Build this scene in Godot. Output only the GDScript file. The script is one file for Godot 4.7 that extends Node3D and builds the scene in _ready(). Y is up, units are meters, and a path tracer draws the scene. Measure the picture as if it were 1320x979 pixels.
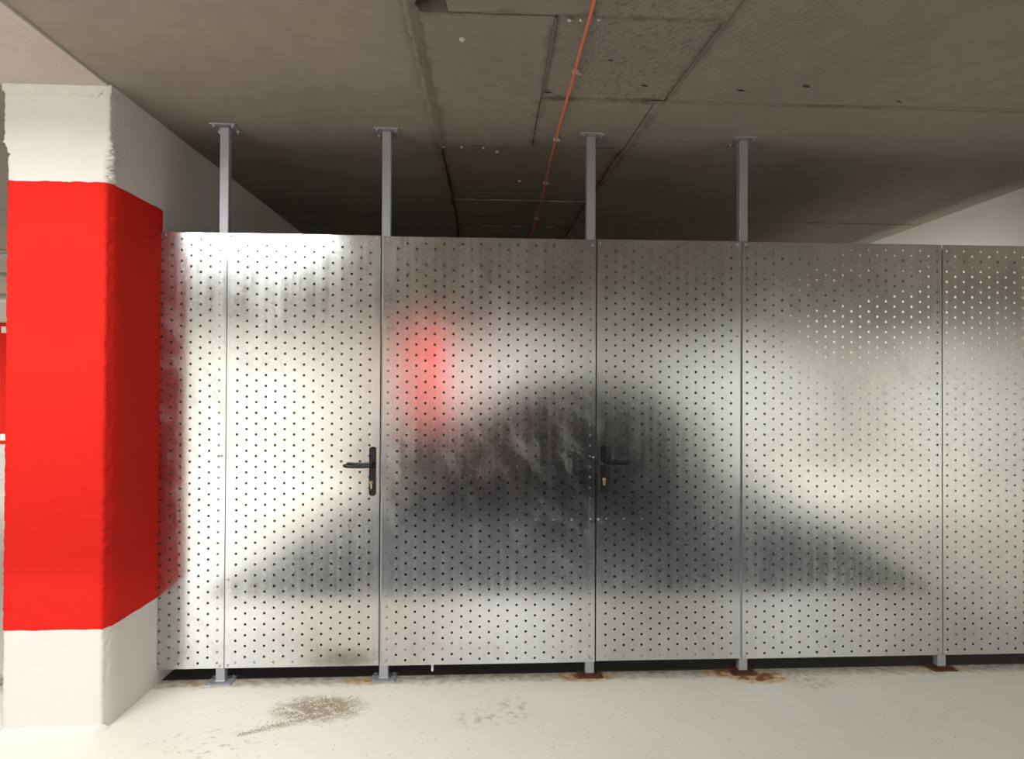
extends Node3D
# Underground garage: a row of perforated galvanised storage doors between grey posts, beside a red and white pillar.
# World axes: the perforated sheets stand in the plane z = 0, x runs along them, y is up; the camera stands at z = 3.694.

const CEIL := 2.71            # ceiling height
const TOP := 2.183            # top of the sheets
const BOT := 0.072            # bottom of the sheets
const PITCH := 0.0526         # hole pitch (staggered)
const HOLE := 0.0062          # hole radius
var M := {}
var wob := FastNoiseLite.new()
var rng := RandomNumberGenerator.new()
var taken := {}


# ---------------------------------------------------------------- naming
func numbered(called: String) -> String:
	if not taken.has(called):
		taken[called] = 0
		return called
	taken[called] += 1
	return "%s_%03d" % [called, taken[called]]


func tag(o: Node3D, label: String, category := "", group := "", kind := "") -> Node3D:
	o.set_meta("label", label)
	if category != "":
		o.set_meta("category", category)
	if group != "":
		o.set_meta("group", group)
	if kind != "":
		o.set_meta("kind", kind)
	return o


func thing(called: String, label: String, category: String, at := Vector3.ZERO, turn := 0.0, group := "") -> Node3D:
	var o := Node3D.new()
	o.name = numbered(called)
	add_child(o)
	o.position = at
	o.rotation.y = turn
	tag(o, label, category, group)
	return o


func put(called: String, mesh: Mesh, mat: Material, parent: Node3D = null, at := Vector3.ZERO) -> MeshInstance3D:
	var o := MeshInstance3D.new()
	o.mesh = mesh
	o.material_override = mat
	o.position = at
	if parent == null:
		o.name = numbered(called)
		add_child(o)
	else:
		o.name = called
		parent.add_child(o, true)
	return o


func struct(called: String, mesh: Mesh, mat: Material, label: String) -> MeshInstance3D:
	var o := put(called, mesh, mat)
	tag(o, label, "", "", "structure")
	return o


# ---------------------------------------------------------------- shapes
func mb(smooth := false) -> SurfaceTool:
	var st := SurfaceTool.new()
	st.begin(Mesh.PRIMITIVE_TRIANGLES)
	st.set_smooth_group(0 if smooth else -1)
	return st


func done(st: SurfaceTool) -> ArrayMesh:
	st.index()
	st.generate_normals()
	return st.commit()


func tri(st: SurfaceTool, a: Vector3, b: Vector3, c: Vector3) -> void:  # counter-clockwise from outside
	for v in [a, c, b]:
		st.set_uv(uv_of(v))
		st.add_vertex(v)


func quad(st: SurfaceTool, a: Vector3, b: Vector3, c: Vector3, d: Vector3) -> void:
	tri(st, a, b, c)
	tri(st, a, c, d)


var uv_mode := 0
func uv_of(v: Vector3) -> Vector2:
	if uv_mode == 1:      # floor texture: x -2.5..3.2, z -0.6..1.4
		return Vector2((v.x + 2.5) / 5.7, (v.z + 0.6) / 2.0)
	if uv_mode == 2:      # ceiling texture: x -2.2..3.8, z -3..2
		return Vector2((v.x + 2.2) / 6.0, (v.z + 3.0) / 5.0)
	return Vector2(v.x + v.z, v.y)


func cbox(st: SurfaceTool, lo: Vector3, hi: Vector3, ch := 0.0) -> void:
	var cen := (lo + hi) / 2.0
	var h := (hi - lo) / 2.0
	var c: float = min(ch, min(h.x, min(h.y, h.z)) * 0.95)
	var axes := [Vector3.RIGHT, Vector3.UP, Vector3.BACK]
	for k in 3:
		var u: Vector3 = axes[(k + 1) % 3]
		var w: Vector3 = axes[(k + 2) % 3]
		for s in [1.0, -1.0]:
			var n: Vector3 = axes[k] * s
			var p: Vector3 = cen + n * h[k]
			var a: Vector3 = u * (h[(k + 1) % 3] - c)
			var b: Vector3 = w * (h[(k + 2) % 3] - c)
			if s > 0:
				quad(st, p - a - b, p + a - b, p + a + b, p - a + b)
			else:
				quad(st, p - a - b, p - a + b, p + a + b, p + a - b)
	if c <= 0.0:
		return
	for k in 3:   # edges that run along axis k
		var i := (k + 1) % 3
		var j := (k + 2) % 3
		for si in [1.0, -1.0]:
			for sj in [1.0, -1.0]:
				var e: Vector3 = axes[k] * (h[k] - c)
				var p1: Vector3 = cen + axes[i] * si * h[i] + axes[j] * sj * (h[j] - c)
				var p2: Vector3 = cen + axes[i] * si * (h[i] - c) + axes[j] * sj * h[j]
				if si * sj > 0:
					quad(st, p1 - e, p2 - e, p2 + e, p1 + e)
				else:
					quad(st, p1 - e, p1 + e, p2 + e, p2 - e)
	for sx in [1.0, -1.0]:
		for sy in [1.0, -1.0]:
			for sz in [1.0, -1.0]:
				var q := Vector3(sx * h.x, sy * h.y, sz * h.z)
				var p1 := cen + q - Vector3(0, sy * c, sz * c)
				var p2 := cen + q - Vector3(sx * c, 0, sz * c)
				var p3 := cen + q - Vector3(sx * c, sy * c, 0)
				if sx * sy * sz > 0:
					tri(st, p1, p2, p3)
				else:
					tri(st, p1, p3, p2)


func box_mesh(lo: Vector3, hi: Vector3, ch := 0.0) -> ArrayMesh:
	var st := mb()
	cbox(st, lo, hi, ch)
	return done(st)


func prism(st: SurfaceTool, c: Array, y0: float, y1: float) -> void:  # corners (x, z) in order; walls, top and bottom
	var area := 0.0
	for i in c.size():
		var p: Vector2 = c[i]
		var q: Vector2 = c[(i + 1) % c.size()]
		area += p.x * q.y - q.x * p.y
	var pts: Array = c.duplicate()
	if area > 0:
		pts.reverse()      # counter-clockwise seen from above (x right, z towards the viewer)
	var n := pts.size()
	for i in n:
		var p: Vector2 = pts[i]
		var q: Vector2 = pts[(i + 1) % n]
		quad(st, Vector3(p.x, y0, p.y), Vector3(q.x, y0, q.y), Vector3(q.x, y1, q.y), Vector3(p.x, y1, p.y))
	for i in range(1, n - 1):
		var a: Vector2 = pts[0]
		var b: Vector2 = pts[i]
		var d: Vector2 = pts[i + 1]
		tri(st, Vector3(a.x, y1, a.y), Vector3(b.x, y1, b.y), Vector3(d.x, y1, d.y))
		tri(st, Vector3(a.x, y0, a.y), Vector3(d.x, y0, d.y), Vector3(b.x, y0, b.y))


func lathe(st: SurfaceTool, prof: Array, basis: Basis, at: Vector3, n := 16) -> void:  # profile (radius, height) from bottom to top, turned about the basis' y
	for i in prof.size() - 1:
		for k in n:
			var a0 := TAU * k / n
			var a1 := TAU * (k + 1) / n
			var r0: float = prof[i].x
			var r1: float = prof[i + 1].x
			var p := func(r: float, a: float, y: float) -> Vector3: return at + basis * Vector3(r * cos(a), y, -r * sin(a))
			var A: Vector3 = p.call(r0, a0, prof[i].y)
			var B: Vector3 = p.call(r0, a1, prof[i].y)
			var C: Vector3 = p.call(r1, a1, prof[i + 1].y)
			var D: Vector3 = p.call(r1, a0, prof[i + 1].y)
			if r0 > 1e-6:
				tri(st, A, B, C)
			if r1 > 1e-6:
				tri(st, A, C, D)


func tube(st: SurfaceTool, path: Array, rad: Array, n := 10) -> void:
	var rings := []
	for i in path.size():
		var a: Vector3 = path[maxi(i - 1, 0)]
		var b: Vector3 = path[mini(i + 1, path.size() - 1)]
		var t := (b - a).normalized()
		var s := t.cross(Vector3.UP)
		if s.length() < 0.1:
			s = t.cross(Vector3.RIGHT)
		s = s.normalized()
		var u := s.cross(t)
		var ring := []
		for k in n:
			var ang := TAU * k / n
			ring.append(path[i] + (s * cos(ang) + u * sin(ang)) * rad[i])
		rings.append(ring)
	for i in path.size() - 1:
		for k in n:
			var m := (k + 1) % n
			quad(st, rings[i][k], rings[i][m], rings[i + 1][m], rings[i + 1][k])
	for k in range(1, n - 1):
		tri(st, rings[0][0], rings[0][k + 1], rings[0][k])
		tri(st, rings[-1][0], rings[-1][k], rings[-1][k + 1])


# ---------------------------------------------------------------- materials
func mat(called: String, c: Color, rough := 0.7, metal := 0.0) -> StandardMaterial3D:
	var m := StandardMaterial3D.new()
	m.resource_name = called
	m.albedo_color = c
	m.roughness = rough
	m.metallic = metal
	M[called] = m
	return m


func bumpy(m: StandardMaterial3D, freq: float, height: float, scale: float, sd := 1) -> void:
	var n := FastNoiseLite.new()
	n.seed = sd
	n.frequency = freq
	n.fractal_octaves = 4
	var t := NoiseTexture2D.new()
	t.noise = n
	t.width = 512
	t.height = 512
	t.seamless = true
	m.heightmap_enabled = true
	m.heightmap_texture = t
	m.heightmap_scale = height
	m.uv1_triplanar = true
	m.uv1_world_triplanar = true
	m.uv1_scale = Vector3.ONE * scale


func noise(freq: float, sd: int, oct := 3) -> FastNoiseLite:
	var n := FastNoiseLite.new()
	n.seed = sd
	n.frequency = freq
	n.fractal_octaves = oct
	return n


func b8(v: float) -> int:
	return int(clampf(v, 0.0, 1.0) * 255.0 + 0.5)


func blob(x: float, y: float, cx: float, cy: float, rx: float, ry: float) -> float:
	var a := (x - cx) / rx
	var b := (y - cy) / ry
	return clampf(1.0 - a * a - b * b, 0.0, 1.0)


func sheet_textures() -> void:   # x -1.5..3.5, y 0..2.25: zinc grain, chalky scuffs, streaks
	var W := 1600
	var H := 720
	var col := PackedByteArray()
	var orm := PackedByteArray()
	col.resize(W * H * 3)
	orm.resize(W * H * 3)
	var fine := noise(55.0, 3, 2)
	var broad := noise(2.2, 5, 3)
	var scuff := noise(1.0, 7, 5)
	var streak := noise(1.0, 9, 3)
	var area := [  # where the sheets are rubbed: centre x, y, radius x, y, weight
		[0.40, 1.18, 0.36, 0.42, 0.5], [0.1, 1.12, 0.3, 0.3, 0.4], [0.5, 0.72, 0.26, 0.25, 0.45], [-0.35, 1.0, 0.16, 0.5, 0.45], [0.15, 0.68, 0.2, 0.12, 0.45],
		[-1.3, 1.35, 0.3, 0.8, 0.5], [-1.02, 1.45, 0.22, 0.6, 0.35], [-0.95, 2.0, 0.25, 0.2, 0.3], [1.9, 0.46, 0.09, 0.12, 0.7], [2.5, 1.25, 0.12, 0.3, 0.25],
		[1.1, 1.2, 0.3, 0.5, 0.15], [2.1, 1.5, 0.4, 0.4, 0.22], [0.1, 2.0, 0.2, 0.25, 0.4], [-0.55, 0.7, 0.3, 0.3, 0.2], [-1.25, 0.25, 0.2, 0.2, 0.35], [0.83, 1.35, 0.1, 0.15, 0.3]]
	for j in H:
		var y := 2.25 - 2.25 * (j + 0.5) / H
		for i in W:
			var x := -1.5 + 5.0 * (i + 0.5) / W
			var f := fine.get_noise_2d(x, y)
			var b := broad.get_noise_2d(x, y)
			var s := streak.get_noise_2d(x * 26.0, y * 1.3)
			var w := 0.08
			for a in area:
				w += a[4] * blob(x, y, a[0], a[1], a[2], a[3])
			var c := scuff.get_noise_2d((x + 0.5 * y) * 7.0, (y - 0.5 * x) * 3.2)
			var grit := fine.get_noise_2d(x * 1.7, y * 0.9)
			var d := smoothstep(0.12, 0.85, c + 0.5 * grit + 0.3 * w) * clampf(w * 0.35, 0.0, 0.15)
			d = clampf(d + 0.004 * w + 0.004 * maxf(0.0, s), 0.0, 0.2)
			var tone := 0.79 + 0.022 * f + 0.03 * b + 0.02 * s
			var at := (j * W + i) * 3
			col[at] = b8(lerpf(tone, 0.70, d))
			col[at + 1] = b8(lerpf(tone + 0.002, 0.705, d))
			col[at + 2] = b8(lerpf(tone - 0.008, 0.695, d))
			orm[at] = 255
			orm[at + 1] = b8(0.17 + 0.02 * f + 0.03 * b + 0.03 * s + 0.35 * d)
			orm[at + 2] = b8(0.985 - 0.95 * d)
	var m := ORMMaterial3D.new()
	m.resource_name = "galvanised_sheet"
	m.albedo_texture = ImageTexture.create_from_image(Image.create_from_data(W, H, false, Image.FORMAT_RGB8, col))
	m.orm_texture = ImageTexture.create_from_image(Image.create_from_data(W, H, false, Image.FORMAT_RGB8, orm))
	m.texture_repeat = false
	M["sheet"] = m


func floor_texture() -> void:   # x -2.5..3.2, z -0.6..1.4: painted floor with its stains
	var W := 1140
	var H := 400
	var col := PackedByteArray()
	col.resize(W * H * 3)
	var n1 := noise(1.4, 11, 4)
	var n2 := noise(18.0, 12, 4)
	var n3 := noise(70.0, 13, 2)
	for j in H:
		var z := -0.6 + 2.0 * (j + 0.5) / H
		for i in W:
			var x := -2.5 + 5.7 * (i + 0.5) / W
			var a := n1.get_noise_2d(x, z)
			var b := n2.get_noise_2d(x, z)
			var f := n3.get_noise_2d(x, z)
			var edge: float = smoothstep(0.0, 0.06, 1.0 - maxf(absf((x - 0.35) / 2.85), absf((z - 0.4) / 1.0)))
			var r := 0.895 + (0.018 * a + 0.012 * b) * edge
			var g := 0.872 + (0.018 * a + 0.012 * b) * edge
			var bl := 0.82 + (0.020 * a + 0.012 * b) * edge
			# sand spill: fan and its tail
			var sp := blob(x, z, -0.65, 0.31, 0.24, 0.17) * clampf(0.75 + 1.6 * b + 0.8 * f, 0.0, 1.0)
			var t := clampf((x + 0.93) / 0.35, 0.0, 1.0)
			var tail := clampf(1.0 - absf(z - lerpf(0.55, 0.36, t)) / (0.02 + 0.05 * t), 0.0, 1.0) * step_in(x, -0.94, -0.55) * clampf(0.75 + 1.2 * b, 0.0, 1.0)
			var sand := clampf(maxf(sp * 1.1, tail * 0.8), 0.0, 0.85)
			# faint brown marks in front of the middle sheet
			var mk := (blob(x, z, 0.2, 0.36, 0.12, 0.16) + blob(x, z, 0.05, 0.45, 0.12, 0.12)) * clampf(b * 2.0 + 0.1, 0.0, 1.0) * 0.45
			mk += blob(x, z, 1.69, 0.13, 0.14, 0.1) * clampf(0.35 + b * 1.6, 0.0, 1.0) * 0.45
			mk += blob(x, z, -1.0, 0.62, 0.3, 0.2) * clampf(b * 2.4 - 0.45, 0.0, 1.0) * 0.5
			mk += clampf(b * 2.6 - 1.15, 0.0, 1.0) * 0.35 * edge
			sand = clampf(maxf(sand, mk), 0.0, 0.9)
			r = lerpf(r, 0.60 + 0.1 * f, sand)
			g = lerpf(g, 0.545 + 0.1 * f, sand)
			bl = lerpf(bl, 0.455 + 0.1 * f, sand)
			# dirt swept under the sheets, deepened to paint in the shade of the gap
			var dirt_shade := clampf(1.0 - absf(z + 0.06) / (0.13 + 0.05 * b), 0.0, 1.0) * (0.85 + 0.6 * b) * edge
			r = lerpf(r, 0.42, clampf(dirt_shade * 0.8, 0, 0.8))
			g = lerpf(g, 0.37, clampf(dirt_shade * 0.8, 0, 0.8))
			bl = lerpf(bl, 0.30, clampf(dirt_shade * 0.8, 0, 0.8))
			# rust round the feet of the posts
			var ru := blob(x, z, 1.46, 0.05, 0.17, 0.10) * 1.1 + blob(x, z, 1.33, -0.02, 0.16, 0.08) * 0.9 + blob(x, z, 0.6, 0.0, 0.17, 0.075) * 0.9 + blob(x, z, 2.44, -0.02, 0.15, 0.07) * 0.9
			ru += blob(x, z, -0.47, 0.0, 0.15, 0.07) * 0.55 + blob(x, z, -1.23, 0.0, 0.15, 0.07) * 0.3
			ru = clampf(ru * (0.85 + 1.1 * b), 0.0, 0.92)
			var deep := ru * ru * ru
			r = lerpf(r, lerpf(0.74, 0.36, deep), ru)
			g = lerpf(g, lerpf(0.53, 0.18, deep), ru)
			bl = lerpf(bl, lerpf(0.27, 0.09, deep), ru)
			var at := (j * W + i) * 3
			col[at] = b8(r)
			col[at + 1] = b8(g)
			col[at + 2] = b8(bl)
	var m := StandardMaterial3D.new()
	m.resource_name = "painted_floor"
	m.albedo_texture = ImageTexture.create_from_image(Image.create_from_data(W, H, false, Image.FORMAT_RGB8, col))
	m.texture_repeat = false
	m.roughness = 0.42
	M["floor"] = m


func step_in(x: float, a: float, b: float) -> float:
	return smoothstep(a - 0.02, a + 0.03, x) * (1.0 - smoothstep(b - 0.1, b + 0.1, x))


func joint_dirt(x: float, z: float, b: float) -> float:
	var xl := -0.148 - 0.036 * z
	var xm := 0.335 - 0.03 * z
	var xr := 0.862 + 0.03 * z
	var d := 0.0
	var k := 0.028 + 0.03 * b
	if z > -0.23:
		d = maxf(d, 1.0 - absf(x - xl) / (k + 0.02))
	else:
		d = maxf(d, 1.0 - absf(x - xl) / k)
	if z > -0.2 and z < 1.2:
		d = maxf(d, (1.0 - absf(x - xm) / k) * 0.8)
	d = maxf(d, (1.0 - absf(x - xr) / k) * 0.8)
	if x > xl and x < xr:
		for e in [1.18, -0.22, -1.38, -2.17]:
			d = maxf(d, 1.0 - absf(z - e) / k)
	if x > xm and z > 0.3:
		d = maxf(d, 1.0 - absf(z - 0.445) / (k * (1.0 if x < xr else 0.6)))
	d = maxf(d, (1.0 - absf(z + 1.85) / k) * 0.8)
	return clampf(d, 0.0, 1.0)


func ceiling_texture() -> void:  # x -2.2..3.8, z -3..2: bare concrete with stains, gouges and streaks
	var W := 1320
	var H := 1100
	var col := PackedByteArray()
	col.resize(W * H * 3)
	var n1 := noise(0.9, 21, 4)
	var n2 := noise(7.0, 22, 4)
	var n3 := noise(60.0, 23, 2)
	var n4 := noise(9.0, 24, 3)
	for j in H:
		var z := -3.0 + 5.0 * (j + 0.5) / H
		for i in W:
			var x := -2.2 + 6.0 * (i + 0.5) / W
			var a := n1.get_noise_2d(x, z)
			var b := n2.get_noise_2d(x, z)
			var f := n3.get_noise_2d(x, z)
			var strip := smoothstep(-0.22, -0.14, x) * (1.0 - smoothstep(0.84, 0.92, x))
			var v := 0.56 + 0.03 * a + 0.022 * b + 0.012 * f
			# slanting dark trowel flecks, thick in the strip of boards and thinning to the right
			var fl := n4.get_noise_2d((x - 0.55 * z) * 6.5, (z + 0.55 * x) * 1.9)
			var many := 0.25 * strip + smoothstep(0.3, 0.5, x) * (1.0 - smoothstep(0.9, 2.2, x)) * smoothstep(0.40, 0.46, z) * 0.55
			many += smoothstep(0.8, 1.0, x) * 0.06
			v -= clampf(fl * 3.2 - 1.45 + many, 0.0, 1.0) * many * 0.17
			v -= joint_dirt(x, z, b) * (0.10 + 0.12 * b)
			v -= 0.03 * strip * smoothstep(0.0, 1.0, b * 3.0)
			var at := (j * W + i) * 3
			var warm := 0.012 * strip * smoothstep(0.3, -0.8, z) + 0.01 * a
			col[at] = b8(v + 0.024 + warm)
			col[at + 1] = b8(v - 0.008)
			col[at + 2] = b8(v - 0.052 - warm)
	var im := Image.create_from_data(W, H, false, Image.FORMAT_RGB8, col)
	var m := StandardMaterial3D.new()
	m.resource_name = "concrete_ceiling"
	m.albedo_texture = ImageTexture.create_from_image(im)
	m.texture_repeat = false
	m.roughness = 0.8
	M["concrete"] = m


# ---------------------------------------------------------------- perforated sheet
func bow(x: float, y: float) -> float:
	return 0.0011 * wob.get_noise_2d(x, y * 0.8)


func perforated(x0: float, x1: float, y0: float, y1: float, cols: int, first_x: float, tilt := 0.0) -> ArrayMesh:
	# a 2 mm sheet with staggered round holes; x, y in world, z about 0
	var V := PackedVector3Array()
	var N := PackedVector3Array()
	var U := PackedVector2Array()
	var dx := PITCH * 0.8660254
	var bands := [[x0, first_x - dx / 2.0, -1]]
	for c in cols:
		var a := first_x + dx * (c - 0.5)
		bands.append([maxf(a, x0), minf(a + dx, x1), c])
	bands.append([first_x + dx * (cols - 0.5), x1, -1])
	var mid := (x0 + x1) / 2.0
	var at := func(x: float, y: float, back: float) -> Vector3:
		return Vector3(x, y, bow(x, y) + (x - mid) * tilt - back)
	var nrm := func(x: float, y: float) -> Vector3:
		return Vector3(-(bow(x + 0.01, y) - bow(x - 0.01, y)) / 0.02 - tilt, -(bow(x, y + 0.01) - bow(x, y - 0.01)) / 0.02, 1.0).normalized()
	var emit := func(p: Array, nn: Array) -> void:  # four corners, counter-clockwise from outside
		for k in [0, 2, 1, 0, 3, 2]:
			V.append(p[k])
			N.append(nn[k])
			U.append(Vector2((p[k].x + 1.5) / 5.0, (2.25 - p[k].y) / 2.25))
	var face := func(a: Vector2, b: Vector2, c: Vector2, d: Vector2) -> void:
		var p := [at.call(a.x, a.y, 0.0), at.call(b.x, b.y, 0.0), at.call(c.x, c.y, 0.0), at.call(d.x, d.y, 0.0)]
		var nn := [nrm.call(a.x, a.y), nrm.call(b.x, b.y), nrm.call(c.x, c.y), nrm.call(d.x, d.y)]
		emit.call(p, nn)
		emit.call([at.call(d.x, d.y, 0.002), at.call(c.x, c.y, 0.002), at.call(b.x, b.y, 0.002), at.call(a.x, a.y, 0.002)], [-nn[3], -nn[2], -nn[1], -nn[0]])
	var plain := func(xa: float, xb: float, ya: float, yb: float) -> void:
		if xb - xa > 0.0005 and yb - ya > 0.0005:
			face.call(Vector2(xa, ya), Vector2(xb, ya), Vector2(xb, yb), Vector2(xa, yb))
	for band in bands:
		var xa: float = band[0]
		var xb: float = band[1]
		var c: int = band[2]
		var start := y1 - 0.033 - (PITCH / 2.0 if c >= 0 and c % 2 == 1 else 0.0)   # centre of the topmost hole
		plain.call(xa, xb, start + PITCH / 2.0, y1)
		var yc := start
		var low := start + PITCH / 2.0
		while yc - 0.012 > y0:
			var hi := yc + PITCH / 2.0
			low = maxf(yc - PITCH / 2.0, y0)
			if c < 0:
				plain.call(xa, xb, low, hi)
			else:
				var cx := first_x + dx * c
				var ring := []
				var rim := []
				var corner := [Vector2(xa, low), Vector2(xb, low), Vector2(xb, hi), Vector2(xa, hi)]
				for k in 4:
					for s in 3:
						var q: Vector2 = corner[k].lerp(corner[(k + 1) % 4], s / 3.0)
						ring.append(q)
						rim.append(Vector2(cx, yc) + (q - Vector2(cx, yc)).normalized() * HOLE)
				for k in 12:
					var m := (k + 1) % 12
					face.call(ring[k], ring[m], rim[m], rim[k])
					var ra: Vector2 = rim[k]
					var rb: Vector2 = rim[m]
					var na := Vector3(cx - ra.x, yc - ra.y, 0).normalized()
					var nb := Vector3(cx - rb.x, yc - rb.y, 0).normalized()
					emit.call([at.call(ra.x, ra.y, 0.0), at.call(rb.x, rb.y, 0.0), at.call(rb.x, rb.y, 0.002), at.call(ra.x, ra.y, 0.002)], [na, nb, nb, na])
			yc -= PITCH
		plain.call(xa, xb, y0, low)
	# the four edges
	var e := [Vector2(x0, y0), Vector2(x1, y0), Vector2(x1, y1), Vector2(x0, y1)]
	for k in 4:
		var a: Vector2 = e[k]
		var b: Vector2 = e[(k + 1) % 4]
		var out := Vector3((b - a).y, -(b - a).x, 0).normalized()
		for s in 16:
			var p := a.lerp(b, s / 16.0)
			var q := a.lerp(b, (s + 1) / 16.0)
			emit.call([at.call(p.x, p.y, 0.002), at.call(q.x, q.y, 0.002), at.call(q.x, q.y, 0.0), at.call(p.x, p.y, 0.0)], [out, out, out, out])
	var arr := []
	arr.resize(Mesh.ARRAY_MAX)
	arr[Mesh.ARRAY_VERTEX] = V
	arr[Mesh.ARRAY_NORMAL] = N
	arr[Mesh.ARRAY_TEX_UV] = U
	var me := ArrayMesh.new()
	me.add_surface_from_arrays(Mesh.PRIMITIVE_TRIANGLES, arr)
	return me


func rivets(t: Node3D, spots: Array) -> void:
	for p in spots:
		var st := mb(true)
		lathe(st, [Vector2(0.006, 0), Vector2(0.0055, 0.002), Vector2(0.003, 0.0035), Vector2(0, 0.004)], Basis(Vector3.RIGHT, PI / 2), Vector3.ZERO, 10)
		put("rivet", done(st), M.rivet, t, Vector3(p.x, p.y, 0.0008))


func handle_set(t: Node3D, x: float, y0: float, y1: float, y_lever: float, side: float) -> void:
	# long black plate with rounded ends, lever that reaches away from the door's edge, profile cylinder under it
	var z := 0.0012
	var hw := 0.0165
	var plate := mb()
	var pts := []
	for k in 9:
		var a := PI * k / 8.0
		pts.append(Vector2(cos(a) * hw, y1 - hw + sin(a) * hw * 0.7 + hw * 0.3))
	for k in 9:
		var a := PI + PI * k / 8.0
		pts.append(Vector2(cos(a) * hw, y0 + hw + sin(a) * hw * 0.7 - hw * 0.3))
	for i in pts.size():
		var p: Vector2 = pts[i]
		var q: Vector2 = pts[(i + 1) % pts.size()]
		var c := Vector2(0, (y0 + y1) / 2.0)
		var pi_ := Vector2(p.x * 0.82, p.y + (0.003 if p.y < c.y else -0.003))
		var qi := Vector2(q.x * 0.82, q.y + (0.003 if q.y < c.y else -0.003))
		quad(plate, Vector3(x + p.x, p.y, z), Vector3(x + q.x, q.y, z), Vector3(x + q.x, q.y, z + 0.007), Vector3(x + p.x, p.y, z + 0.007))
		quad(plate, Vector3(x + p.x, p.y, z + 0.007), Vector3(x + q.x, q.y, z + 0.007), Vector3(x + qi.x, qi.y, z + 0.010), Vector3(x + pi_.x, pi_.y, z + 0.010))
		tri(plate, Vector3(x + pi_.x, pi_.y, z + 0.010), Vector3(x + qi.x, qi.y, z + 0.010), Vector3(x, c.y, z + 0.010))
	put("handle_plate", done(plate), M.black, t)
	var lv := mb(true)
	lathe(lv, [Vector2(0.0145, 0.0), Vector2(0.0145, 0.006), Vector2(0.0105, 0.010), Vector2(0.0100, 0.040)], Basis(Vector3.RIGHT, PI / 2), Vector3(x, y_lever, z + 0.010), 18)
	var path := []
	var rad := []
	for k in 15:
		var u := k / 14.0
		path.append(Vector3(x + side * (-0.006 + 0.142 * u), y_lever - 0.004 * sin(u * PI) + 0.001, z + 0.046 - 0.010 * smoothstep(0.75, 1.0, u)))
		rad.append(0.0105 - 0.0015 * sin(u * PI) if k > 0 and k < 14 else 0.007)
	tube(lv, path, rad, 12)
	put("lever", done(lv), M.black, t)
	var cy := mb(true)
	var ccx := x - side * 0.0 + side * 0.004
	lathe(cy, [Vector2(0.0085, 0), Vector2(0.0085, 0.012), Vector2(0.0075, 0.0135), Vector2(0, 0.0135)], Basis(Vector3.RIGHT, PI / 2), Vector3(ccx, y0 + 0.066, z + 0.008), 16)
	var cb := mb()
	cbox(cb, Vector3(ccx - 0.005, y0 + 0.036, z + 0.008), Vector3(ccx + 0.005, y0 + 0.062, z + 0.021), 0.002)
	var cyl := put("lock_cylinder", done(cy), M.brass, t)
	put("cylinder_body", done(cb), M.brass, cyl)
	var kh := mb()
	cbox(kh, Vector3(ccx - 0.0012, y0 + 0.060, z + 0.0212), Vector3(ccx + 0.0012, y0 + 0.072, z + 0.0222))
	put("keyway", done(kh), M.black, cyl)
	for yy in [y0 + 0.014, y1 - 0.014]:
		var sc := mb(true)
		lathe(sc, [Vector2(0.004, 0), Vector2(0.0036, 0.0012), Vector2(0, 0.0014)], Basis(Vector3.RIGHT, PI / 2), Vector3(x, yy, z + 0.0098), 10)
		put("screw", done(sc), M.black, t)


# ---------------------------------------------------------------- posts
func post(x: float, label: String, rust: bool, high := CEIL) -> void:
	var t := thing("steel_post", label, "post", Vector3(x, 0, -0.027))
	put("shaft", box_mesh(Vector3(-0.022, 0.005, -0.022), Vector3(0.022, high - 0.008, 0.022), 0.003), M.post, t)
	for s in ([0, 1] if high == CEIL else [0]):
		var y: float = 0.0 if s == 0 else CEIL - 0.008
		var pm: Material = M.rust if rust and s == 0 else M.post
		var p := put("base_plate" if s == 0 else "head_plate", box_mesh(Vector3(-0.062, y, -0.062), Vector3(0.062, y + (0.005 if s == 0 else 0.008), 0.062), 0.0015), pm, t)
		for c in [[-1, -1], [1, -1], [-1, 1], [1, 1]]:
			var st := mb()
			var by: float = 0.005 if s == 0 else CEIL - 0.008
			var d := 1.0 if s == 0 else -1.0
			var k: float = 0.5 if s == 0 else 1.0
			lathe(st, [Vector2(0.0085, 0), Vector2(0.0085, 0.006 * k), Vector2(0.004, 0.006 * k), Vector2(0.004, 0.013 * k), Vector2(0, 0.013 * k)], Basis.IDENTITY if s == 0 else Basis(Vector3.RIGHT, PI), Vector3(c[0] * 0.045, by, c[1] * 0.045), 6)
			put("anchor_bolt", done(st), pm if s == 0 else M.rivet, p)
	# weld bead round the foot
	var w := mb()
	for k in 4:
		var a := Basis(Vector3.UP, k * PI / 2)
		var p1 := a * Vector3(-0.024, 0.008, 0.028)
		var p2 := a * Vector3(0.024, 0.008, 0.028)
		var p3 := a * Vector3(0.022, 0.014, 0.022)
		var p4 := a * Vector3(-0.022, 0.014, 0.022)
		quad(w, p1, p2, p3, p4)
	put("weld_bead", done(w), M.rust if rust else M.post, t)


# ---------------------------------------------------------------- pillar
func face_x(z: float) -> float:   # the side of pillar and wall leans a little to the right as it goes back
	return -1.5 + (0.47 - z) * 0.045


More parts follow.
